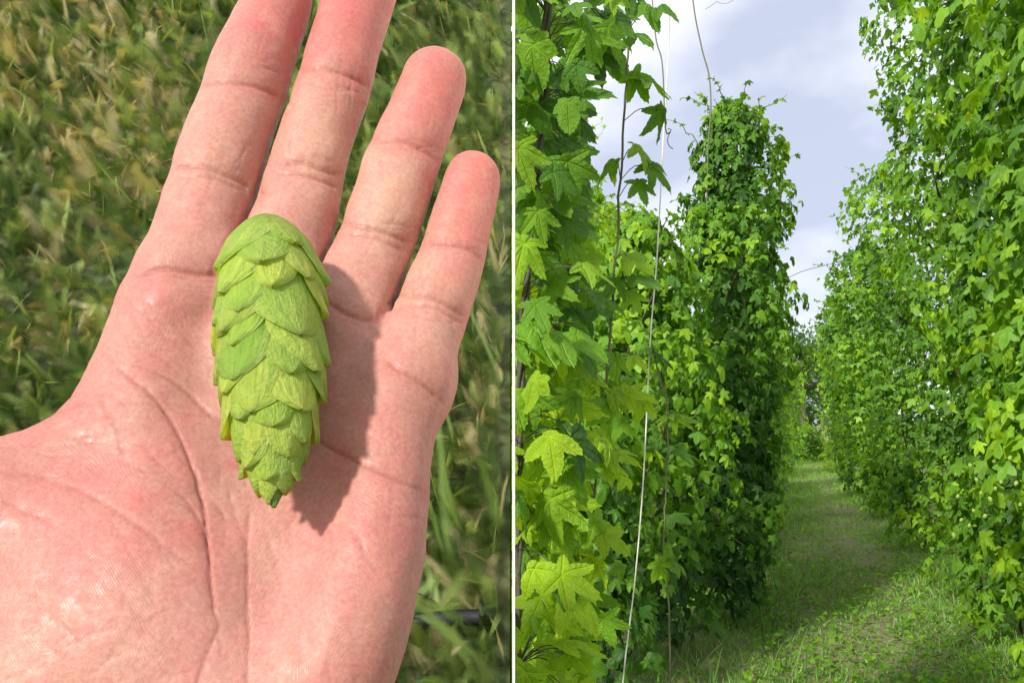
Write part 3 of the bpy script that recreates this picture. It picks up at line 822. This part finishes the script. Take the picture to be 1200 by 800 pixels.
# ---- right row
RX = lambda y: 1.20 + .34 * y
right = [  # y, height, R, leaves, size, lean, tone
    (4.75, 5.6, .62, 2600, .135, -.05, .55), (6.25, 5.6, .60, 2600, .125, -.22, .50), (8.0, 5.95, .60, 2800, .12, -.50, .46), (10.8, 4.8, .60, 2200, .12, -.34, .46),
    (14.5, 4.55, .64, 1700, .13, -.34, .48), (18.6, 4.35, .70, 1500, .13, -.40, .42), (23, 4.4, .75, 1300, .14, -.2, .56), (28, 4.5, .85, 1100, .16, -.1, .68)]
r_lab = ['nearest hop plant of the right row with pale cones among its big leaves',
         'second hop plant in the right row, tall bright green, rising out of the picture',
         'tall third hop plant in the right row, its top leaning over the lane',
         'fourth hop plant along the right row, a full step lower than the leaning third',
         'fifth hop plant along the right row, its top below the thin trellis wire',
         'sixth hop plant along the right row, dark narrow column far down the lane',
         'seventh hop plant along the right row near the lane end',
         'last hop plant of the right row, pale yellow-green by the end bush']
rroots = []
for i, (y, h, R, nl_, ls, ln, tone) in enumerate(right):
    tp = MID if y < 12 else FAR
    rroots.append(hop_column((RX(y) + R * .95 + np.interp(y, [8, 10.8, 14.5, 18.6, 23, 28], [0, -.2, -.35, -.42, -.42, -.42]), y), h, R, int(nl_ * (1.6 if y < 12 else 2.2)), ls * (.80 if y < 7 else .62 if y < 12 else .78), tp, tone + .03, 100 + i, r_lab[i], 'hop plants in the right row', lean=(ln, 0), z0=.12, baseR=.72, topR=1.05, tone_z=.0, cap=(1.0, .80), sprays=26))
# row behind, seen through gaps whose shade is put into its leaf tone
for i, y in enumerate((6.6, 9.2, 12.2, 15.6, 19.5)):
    hop_column((RX(y) + 2.5, y), 4.4, .75, 1300, .10, FAR, .30, 150 + i, ORD[i] + ' darkened hop plant behind the right hop wall from the near end', 'hop plants behind the right row', baseR=.9, topR=1.0)
# ---- left row
LX = lambda y: -.58 + .34 * y
left = [(6.8, 4.15, .48, 3500, .100, .07, .36), (8.3, 4.0, .44, 2000, .11, .05, .34), (10.2, 4.2, .46, 1900, .11, .0, .40), (12.6, 4.3, .50, 1600, .12, .0, .46), (15.6, 4.3, .55, 1300, .12, 0, .46), (20, 4.1, .6, 1100, .13, 0, .5), (26, 4.0, .7, 1000, .15, 0, .5), (32, 3.9, .8, 900, .17, 0, .5)]
l_lab = ['dark green free-standing hop column between the white twine and the lane',
         'hop plant directly behind the dark column on the left of the lane',
         'third full hop plant along the left row of the lane',
         'fourth full hop plant along the left row of the lane',
         'fifth full hop plant along the left row, partly hidden by the nearer ones',
         'sixth full hop plant along the left row, far down the lane',
         'seventh full hop plant along the left row, near the lane end',
         'last hop plant of the left row beside the end bush']
lroots = []
for i, (y, h, R, nl_, ls, ln, tone) in enumerate(left):
    tp = MID if y < 11 else FAR
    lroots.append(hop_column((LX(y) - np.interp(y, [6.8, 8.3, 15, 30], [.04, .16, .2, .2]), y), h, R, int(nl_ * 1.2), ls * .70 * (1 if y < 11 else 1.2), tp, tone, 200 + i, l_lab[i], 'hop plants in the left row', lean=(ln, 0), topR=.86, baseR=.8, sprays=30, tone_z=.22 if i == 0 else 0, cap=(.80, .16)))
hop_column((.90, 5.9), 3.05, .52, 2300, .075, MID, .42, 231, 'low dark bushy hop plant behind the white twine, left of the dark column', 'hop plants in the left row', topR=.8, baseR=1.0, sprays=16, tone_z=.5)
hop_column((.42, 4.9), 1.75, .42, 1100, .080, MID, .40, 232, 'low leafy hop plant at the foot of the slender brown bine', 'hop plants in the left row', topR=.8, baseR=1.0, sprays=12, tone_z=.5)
# ---- the row beyond it, seen through the gap on the left
second = [(7.5, 4.2), (9.0, 4.7), (10.6, 4.9), (12.4, 4.9), (14.4, 5.1), (17, 4.7), (20, 4.8), (24, 4.9)]
for i, (y, h) in enumerate(second):
    hop_column((-2.55 + .30 * y + .0 * i, y), h * 1.0, .78, 2300, .10 if y < 12 else .13, MID if y < 10 else FAR, .76, 300 + i,
               ORD[i] + ' yellow-green hop plant behind the twines counting from the white board', 'hop plants of the far left row', topR=1.0, sprays=16)

# pale cones among the leaves of the nearest right plant
def small_cone_mesh():
    parts = []; r = np.random.default_rng(3); n = 30
    a = np.linspace(-1, 1, 5); bq = np.linspace(0, 1, 6)
    for i_ in range(n):
        f = i_ / n; ph0 = 2.4 * i_
        A, B = np.meshgrid(a, bq, indexing='ij')
        s = -.1 + .9 * f + .32 * B
        R_ = .38 * np.sin(np.clip(s * .9 + .1, .03, 1) * np.pi) ** .6
        wv_ = np.interp(B, [0, .4, .8, 1], [.6, 1, .6, .05]) * .22
        ph = ph0 + A * wv_ / np.maximum(R_, .12)
        rr = R_ + .05 * B - .04
        V_ = np.stack([rr * np.cos(ph), rr * np.sin(ph), -s], -1).reshape(-1, 3)
        i2, j2 = np.meshgrid(np.arange(4), np.arange(5), indexing='ij')
        parts.append((V_, np.stack([i2 * 6 + j2, (i2 + 1) * 6 + j2, (i2 + 1) * 6 + j2 + 1, i2 * 6 + j2 + 1], -1).reshape(-1, 4)))
    return merge(parts)
cv, cf = small_cone_mesh()
src = mesh('cone', cv, cf, M_LEAF, rroots[0], col=np.tile([.38, .50, .12], (len(cv), 1)))
r0 = rroots[0].location
cr_ = np.random.default_rng(77)
spots = [(1130, 552), (1128, 562), (1142, 545), (1160, 570), (1183, 563), (1185, 577), (1168, 592), (1177, 595), (1153, 602), (1160, 535), (1175, 540), (1190, 590), (1122, 630), (1150, 580), (1138, 575), (1196, 552), (1145, 610), (1110, 330), (1125, 300), (1182, 420), (1165, 385), (1140, 480)]
for i, (u, v) in enumerate(spots):
    o = src if i == 0 else src.copy()
    if i: COL.objects.link(o); o.parent = rroots[0]
    p = P(u + 14 * cr_.normal(), v + 16 * cr_.normal(), 4.28 + .05 * cr_.normal()) - np.array(r0)
    o.location = p; o.scale = (.022,) * 3 if i % 3 else (.027,) * 3; o.rotation_euler = (cr_.normal() * .3, cr_.normal() * .3, cr_.uniform(0, 6))

# ---- the near plant against the white board
def vine(name, path, rad0, label, leaves, tpls, seed, stem_mat, twist=0.0, lift=0):
    """path: rows (u, v, y); leaves: rows (u, v, y, size, tone, tipangle degrees from down, facing)"""
    p0 = P(*path[-1]); root = empty(name, (p0[0], p0[1], 0), label, 'hop plant', 'bare and young hop bines on the left')
    r = np.random.default_rng(seed); org = np.array([p0[0], p0[1], 0])
    pts = spline([P(*q) for q in path], 60) - org
    stems = []
    if twist:
        zz = pts[:, 2]
        for ph in (0, 2.1, 4.2):
            stems.append(tube(pts + twist * np.stack([np.cos(zz * 22 + ph), np.sin(zz * 22 + ph), 0 * zz], 1), rad0 * .7, 6))
    else: stems.append(tube(pts + .002 * r.normal(size=pts.shape), np.linspace(rad0 * .8, rad0, 60), 6))
    Lp, Lt, Ln, Ls, Lc = [], [], [], [], []
    pet = []
    for (u, v, y, s, tone, ang, face) in leaves:
        p = P(u, v, y) - org
        a = math.radians(ang)
        tip = np.array([math.sin(a), -.25 + .45 * r.normal(), -math.cos(a)])
        nor = np.array([.25 * r.normal(), -face, 1.0 - .5 * face]) + .2 * r.normal(size=3)
        Lp.append(p); Lt.append(tip); Ln.append(nor); Ls.append(s); Lc.append(tone)
        j = np.argmin(np.abs(pts[:, 2] - p[2] + .02)); q = pts[j]
        if np.linalg.norm(q - p) < .35:
            mid = (p + q) / 2 + np.array([0, 0, .02])
            pet.append(tube(spline([q, mid, p], 7), .0013, 5))
    Lp, Lt, Ln, Ls = map(np.array, (Lp, Lt, Ln, Ls))
    leaves_mesh('foliage', tpls, Lp, Lt, Ln, Ls, palette(r, len(Lp), np.array(Lc)), M_LEAF_NEAR, root, seed)
    V_, Q_ = merge(stems + pet); mesh('bine', V_, Q_, stem_mat, root)
    return root
r = np.random.default_rng(5)
lv = []
for i in range(580):                                  # the leafy mass, thinning towards its right edge
    v = r.uniform(-60, 860); edge = np.interp(v, [-60, 60, 130, 230, 330, 430, 520, 620, 720, 860], [745, 735, 690, 690, 705, 690, 680, 675, 690, 690])
    u = 585 + (edge - 600) * r.random() ** .9
    y = r.uniform(1.85, 2.8)
    low = np.interp(v, [0, 300, 420, 800], [.42, .52, .82, .86])
    lv.append((u, v, y, r.uniform(.050, .122), low + .16 * r.normal(), r.uniform(-10, 95) if u > 640 else r.uniform(-40, 70), r.uniform(.0, 1.3)))
vine('hop_vine', [(643, -60, 2.0), (640, 60, 2.0), (637, 110, 2.0), (630, 200, 2.0), (618, 320, 2.0), (611, 420, 2.0), (608, 620, 2.0), (606, 1290, 2.0)], .0075,
     'big-leaved hop bine beside the white board, thick twisted dark stem', lv, NEAR, 61, M_STEM, twist=.006)
lv = []
for (u, v, s, a, tn) in [(742, 90, .09, 40, .54), (755, 96, .10, 60, .58), (770, 130, .09, 20, .58), (745, 175, .10, 60, .58), (760, 195, .10, 50, .54), (748, 215, .08, 20, .58), (722, 190, .08, -60, .54), (735, 300, .10, 60, .58), (745, 325, .09, 70, .62),
        (722, 330, .08, -40, .62), (738, 345, .07, 30, .66), (700, 360, .09, -40, .55), (715, 460, .09, 75, .85), (732, 462, .09, 85, .9), (712, 470, .08, -60, .8), (700, 540, .10, 80, .88), (690, 548, .08, -60, .85), (715, 535, .09, 88, .85),
        (695, 615, .09, 80, .85), (705, 625, .09, 60, .9), (682, 628, .08, -50, .85), (672, 640, .08, -20, .8), (690, 700, .09, 85, .85), (680, 710, .09, 60, .85), (665, 760, .1, 70, .8), (660, 770, .1, 10, .7), (640, 740, .1, 60, .75), (742, 40, .08, 60, .4), (730, 20, .08, -40, .4), (755, 8, .08, 40, .4), (770, 10, .08, 60, .4), (738, -10, .09, 0, .4)]:
    lv.append((u, v, 2.3, s * r.uniform(.9, 1.1), tn, a, .55))
for i in range(46):
    v = r.uniform(410, 800); lv.append((np.interp(v, [400, 800], [715, 655]) + r.normal() * 26, v, 2.35 + .15 * r.normal(), r.uniform(.05, .10), .84 + .1 * r.normal(), r.uniform(-90, 90), r.uniform(.1, 1.1)))
vine('hop_vine', [(740, -50, 2.35), (736, 60, 2.35), (730, 160, 2.35), (723, 280, 2.35), (715, 400, 2.35), (703, 520, 2.35), (690, 640, 2.35), (668, 740, 2.35), (630, 900, 2.35), (615, 1176, 2.35)], .0042,
     'slender brown hop bine with paired bright leaves, left of the white twine', lv, NEAR, 62, M_GSTEM)
lv = [(785, 488, 3.2, .09, .85, -75, .4), (790, 490, 3.2, .09, .85, 70, .4), (798, 492, 3.2, .08, .8, 85, .4), (792, 530, 3.2, .11, .45, 88, .15), (786, 605, 3.2, .10, .45, 85, .2), (776, 612, 3.2, .06, .8, -40, .4), (768, 415, 3.2, .10, .3, 60, .2), (762, 408, 3.2, .08, .35, -70, .2), (780, 640, 3.2, .08, .7, 40, .5), (786, 655, 3.2, .10, .6, 60, .5), (775, 660, 3.2, .09, .55, -30, .5)]
vine('young_hop_shoot', [(764, 405, 3.2), (772, 440, 3.2), (782, 480, 3.2), (781, 560, 3.2), (778, 640, 3.2), (784, 720, 3.2), (786, 995, 3.2)], .0035,
     'thin young green hop shoot with few pale leaves in front of the dark column', lv, NEAR, 63, M_GSTEM)

# ---- twines and wires
def line(name, path, rad, mat, label, cat, extra=None):
    pts = spline([P(*q) for q in path], 80); V_, Q_ = tube(pts, rad, 6)
    parts_ = [(V_, Q_)]
    if extra: parts_ += extra
    V_, Q_ = merge(parts_); return tag(mesh(name, V_, Q_, mat), label, cat)
def curl(u, v, y, s, seed):
    q = np.random.default_rng(seed); c0 = P(u, v, y); tt_ = np.linspace(0, 1, 12)
    d = q.normal(size=3) * .5 + np.array([.6, 0, -.5])
    return tube(c0 + s * (tt_[:, None] * d + .15 * np.stack([np.sin(tt_ * 9), np.cos(tt_ * 8), np.sin(tt_ * 7)], 1)), .0016, 5)
line('twine', [(786, -120, 3.2), (784, 40, 3.2), (778, 150, 3.2), (770, 300, 3.2), (762, 400, 3.2), (754, 560, 3.2), (744, 680, 3.2), (730, 800, 3.2), (716, 995, 3.2)], .0028, M_TWINE,
     'long pale twine hanging slack from top to ground before the hop rows', 'twine')
line('twine', [(760, -60, 3.1), (768, 40, 3.1), (776, 75, 3.1), (780, 150, 3.1), (786, 155, 3.1)], .0026, M_GSTEM, 'short brown dry twine end dangling against the white sky', 'twine', [curl(783, 150, 3.1, .06, 9)])
line('twine', [(806, -90, 6.5), (812, 0, 6.5), (822, 55, 6.5), (831, 90, 6.5), (833, 130, 6.5), (830, 170, 6.5), (828, 240, 6.5)], .0055, M_GSTEM, 'dark twine running down from the sky into the top of the dark hop column', 'twine', [curl(829, 88, 6.5, .1, 11), curl(827, 10, 6.5, .12, 13)])
line('trellis_wire', [(900, 338, 16), (940, 318, 16), (985, 306, 16), (1100, 270, 16)], .006, M_WIRE, 'thin trellis wire crossing the sky gap between the two rows', 'wire')

# ================================================================== GROUND
k = NT('ground'); o_ = k.obj()
f1 = k.noise(o_, .9, 5, .6); f2 = k.noise(o_, 7, 4, .6); f3 = k.noise(o_, 60, 3, .6)
c = k.ramp(f2, [(.34, (.25, .22, .12)), (.45, (.20, .26, .08)), (.60, (.15, .27, .05))])
c = k.mix(k.ramp(f1, [(.42, (0, 0, 0)), (.62, (.75, .75, .75))]), c, (.30, .25, .16))
sx = k.n('ShaderNodeSeparateXYZ'); k.l(o_, sx.inputs[0])
md = k.math('SUBTRACT', k.math('SUBTRACT', sx.outputs[0], k.math('MULTIPLY', sx.outputs[1], .34)), .62)     # distance from the trodden strip
md = k.math('ADD', md, k.math('MULTIPLY', k.math('SUBTRACT', f2, .5), .5))
worn = k.ramp(k.math('ABSOLUTE', md), [(.08, (1, 1, 1)), (.34, (0, 0, 0))])
c = k.mix(k.math('MULTIPLY', worn, .4), c, (.34, .28, .19))
c = k.mix(k.math('MULTIPLY', f3, .4), c, (.08, .085, .04))
b = k.n('ShaderNodeBsdfPrincipled'); b.inputs['Roughness'].default_value = .95; b.inputs['Specular IOR Level'].default_value = .1
k.l(c, b.inputs['Base Color']); k.l(k.bump(k.math('ADD', f3, f2), .6, .04), b.inputs['Normal']); k.l(b.outputs[0], k.out.inputs[0])
gxs = np.concatenate([[-900, -300, -60], np.linspace(-12, 24, 60), [80, 300, 900]]); gys = np.concatenate([[-200, -20], np.linspace(-2, 50, 80), [120, 400, 2000]])
X, Y = np.meshgrid(gxs, gys, indexing='ij')
Z = .05 * vnoise(np.stack([X.ravel() / 1.3, Y.ravel() / 1.3, X.ravel() * 0], 1), 71).reshape(X.shape) * ((Y > 2) & (Y < 49))
Z = Z - .03
i, j = np.meshgrid(np.arange(len(gxs) - 1), np.arange(len(gys) - 1), indexing='ij'); ny = len(gys)
Q = np.stack([i * ny + j, (i + 1) * ny + j, (i + 1) * ny + j + 1, i * ny + j + 1], -1).reshape(-1, 4)
tag(mesh('ground', np.stack([X, Y, Z], -1).reshape(-1, 3), Q, k.m), kind='structure')

def lane_roots(r, n):
    y = 4.2 + 34 * r.random(n) ** 2.1
    x = (-.58 + .34 * y) - 1.9 + r.uniform(0, 4.4, n) + .1 * r.normal(size=n)
    return np.stack([x, y, np.full(n, -.05)], 1), np.tile([0, 0, 1.], (n, 1))
def lane_pick(r, n):
    p, up = lane_roots(r, n * 2)
    ns = vnoise(np.stack([p[:, 0] / .35, p[:, 1] / .6, p[:, 0] * 0], 1), 81) + .5 * vnoise(p / .12, 82)
    mid = p[:, 0] - (-.36 + .34 * p[:, 1])              # 0 .. 1.56 across the lane
    kk = r.random(len(p)) < np.clip(.60 + .5 * ns + .25 * (np.abs(mid - .85) > .55) - .30 * np.exp(-((mid - 1.0 - .12 * np.sin(p[:, 1] * .9)) / .22) ** 2), .05, 1)
    return p[kk][:n], up[kk][:n]
def lane_len(r, n, p):
    mid = p[:, 0] - (-.36 + .34 * p[:, 1])
    edge = np.clip((np.abs(mid - .80) - .45) / .5, 0, 1)
    return r.uniform(.035, .10, n) * (1 + .5 * edge) * (1 + p[:, 1] * .02)
def lane_cols(r, n, p):
    dry = (r.random(n) < .10)[:, None]
    g_ = np.array([.11, .25, .04]) + r.random(n)[:, None] * np.array([.17, .25, .06])
    return np.where(dry, np.array([.30, .24, .13]) * r.uniform(.7, 1.2, (n, 1)), g_)
V, Q, C, U = blades(95000, lane_pick, lambda r, p, up: up + r.normal(size=p.shape) * .55, lane_len, lambda r, n, p: r.uniform(.004, .010, n) * (1 + p[:, 1] * .06), .6, lane_cols, 2, 91)
tag(mesh('lane_grass', V, Q, M_GRASS, col=C), 'rough short grass and weeds growing on the lane between hop rows', 'grass', kind='stuff')
# straw litter lying flat
V, Q, C, U = blades(4500, lane_roots, lambda r, p, up: r.normal(size=p.shape) * np.array([1, 1, .12]), lambda r, n, p: r.uniform(.05, .16, n), lambda r, n, p: r.uniform(.003, .007, n), .1,
                    lambda r, n, p: np.array([.36, .29, .19]) * r.uniform(.6, 1.4, (n, 1)), 1, 92)
V[:, 2] += .045
tag(mesh('straw', V, Q, M_GRASS, col=C), 'dry brown straw litter scattered over the lane', 'straw', kind='stuff')
# taller grass at the foot of the left columns
def tall_roots(r, n):
    y = 4.6 + 12 * r.random(n) ** 1.6
    x = LX(y) + r.uniform(-1.0, .62, n)
    return np.stack([x, y, np.full(n, -.05)], 1), np.tile([0, 0, 1.], (n, 1))
V, Q, C, U = blades(1000, tall_roots, lambda r, p, up: up + r.normal(size=p.shape) * .30, lambda r, n, p: r.uniform(.10, .36, n), lambda r, n, p: r.uniform(.006, .013, n), .45,
                    lambda r, n, p: np.array([.05, .12, .025]) + r.random(n)[:, None] ** 2 * np.array([.22, .26, .06]), 4, 93)
tag(mesh('tall_grass', V, Q, M_GRASS, col=C), 'taller wild grass along the foot of the left hop row', 'grass', kind='stuff')
# low broad-leaved weeds on the lane
def weed(n, seed):
    r = np.random.default_rng(seed); p, _ = lane_roots(r, n)
    mid = p[:, 0] - (-.36 + .34 * p[:, 1]); p = p[(mid > .0)]
    p[:, 2] = r.uniform(0, .10, len(p)); n = len(p)
    tip = r.normal(size=(n, 3)) * np.array([1, 1, .3]); nor = r.normal(size=(n, 3)) * .4 + np.array([0, 0, 1.])
    return leaves_mesh('lane_weeds', FAR, p, tip, nor, r.uniform(.02, .055, n), palette(r, n, np.full(n, .62)), M_LEAF, None, seed)
tag(weed(16000, 94), 'low broad-leaved weeds spreading over the lane', 'weeds', kind='stuff')

# ================================================================== END OF THE LANE
def bush(x, y, h, R, n, ls, tone, seed, label, name='bush'):
    r = np.random.default_rng(seed); root = empty(name, (x, y, 0), label, 'bush')
    d = nrm(r.normal(size=(n, 3))); d[:, 2] = np.abs(d[:, 2])
    nz = vnoise(d * 2.2 + seed, seed)
    rr = r.uniform(.45, 1, n) ** .5 * (1 + .3 * nz)
    p = d * rr[:, None] * np.array([R, R, h])
    leaves_mesh('foliage', FAR, p, d + r.normal(size=(n, 3)) * .6 + np.array([0, 0, .5]), d + r.normal(size=(n, 3)) * .5 + np.array([0, 0, .4]), ls * r.uniform(.5, 1.2, n), palette(r, n, tone + .2 * nz), M_LEAF, root, seed)
    st = [tube(spline([(0, 0, 0), (R * .2 * math.cos(a), R * .2 * math.sin(a), h * .4), (R * .5 * math.cos(a), R * .5 * math.sin(a), h * .8)], 8), np.linspace(.03, .01, 8), 5) for a in (0, 1.6, 3.1, 4.7)]
    V_, Q_ = merge(st); mesh('stems', V_, Q_, M_STEM, root)
bush(36 * .345, 36, 1.35, .95, 1800, .13, .42, 501, 'rounded green bush closing the far end of the grass lane')
bush(38 * .36 + 1.0, 38.5, 1.0, .8, 900, .13, .5, 502, 'small light bush beside the rounded one at the lane end')
def tree(x, y, h, R, n, ls, tone, seed, label):
    r = np.random.default_rng(seed); root = empty('tree', (x, y, 0), label, 'tree')
    tr = spline([(0, 0, 0), (.2, 0, h * .3), (-.1, .1, h * .6), (.1, 0, h * .92)], 16)
    st = [tube(tr, np.linspace(.28, .05, 16), 8)]; P_ = []; T_ = []
    for b_ in range(16):
        i_ = r.integers(4, 15); a = r.uniform(0, 6.28); L_ = R * r.uniform(.5, 1.1)
        e_ = tr[i_] + np.array([math.cos(a) * L_, math.sin(a) * L_, L_ * .45])
        st.append(tube(spline([tr[i_], (tr[i_] + e_) / 2 + [0, 0, -.1], e_], 6), np.linspace(.08, .02, 6), 5))
        m = n // 16; c_ = e_ + r.normal(size=(m, 3)) * np.array([.32, .32, .26]) * R; P_.append(c_)
    p = np.concatenate(P_); m = len(p)
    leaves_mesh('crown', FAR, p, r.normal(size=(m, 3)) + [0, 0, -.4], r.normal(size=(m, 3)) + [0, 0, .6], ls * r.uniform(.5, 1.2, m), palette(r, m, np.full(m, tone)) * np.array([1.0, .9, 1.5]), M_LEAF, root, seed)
    V_, Q_ = merge(st); mesh('trunk', V_, Q_, M_STEM, root)
tree(55 * .338, 55, 7.0, 2.2, 2600, .28, .30, 511, 'grey-green tree far behind the lane end, thin top against the sky')
tree(60 * .375, 60, 5.4, 2.3, 2200, .3, .36, 512, 'lower dark tree far behind the lane end, right of the thin-topped one')
tree(62 * .30, 62, 6.0, 2.6, 2200, .3, .36, 513, 'broad dark tree behind the left hop row far off')
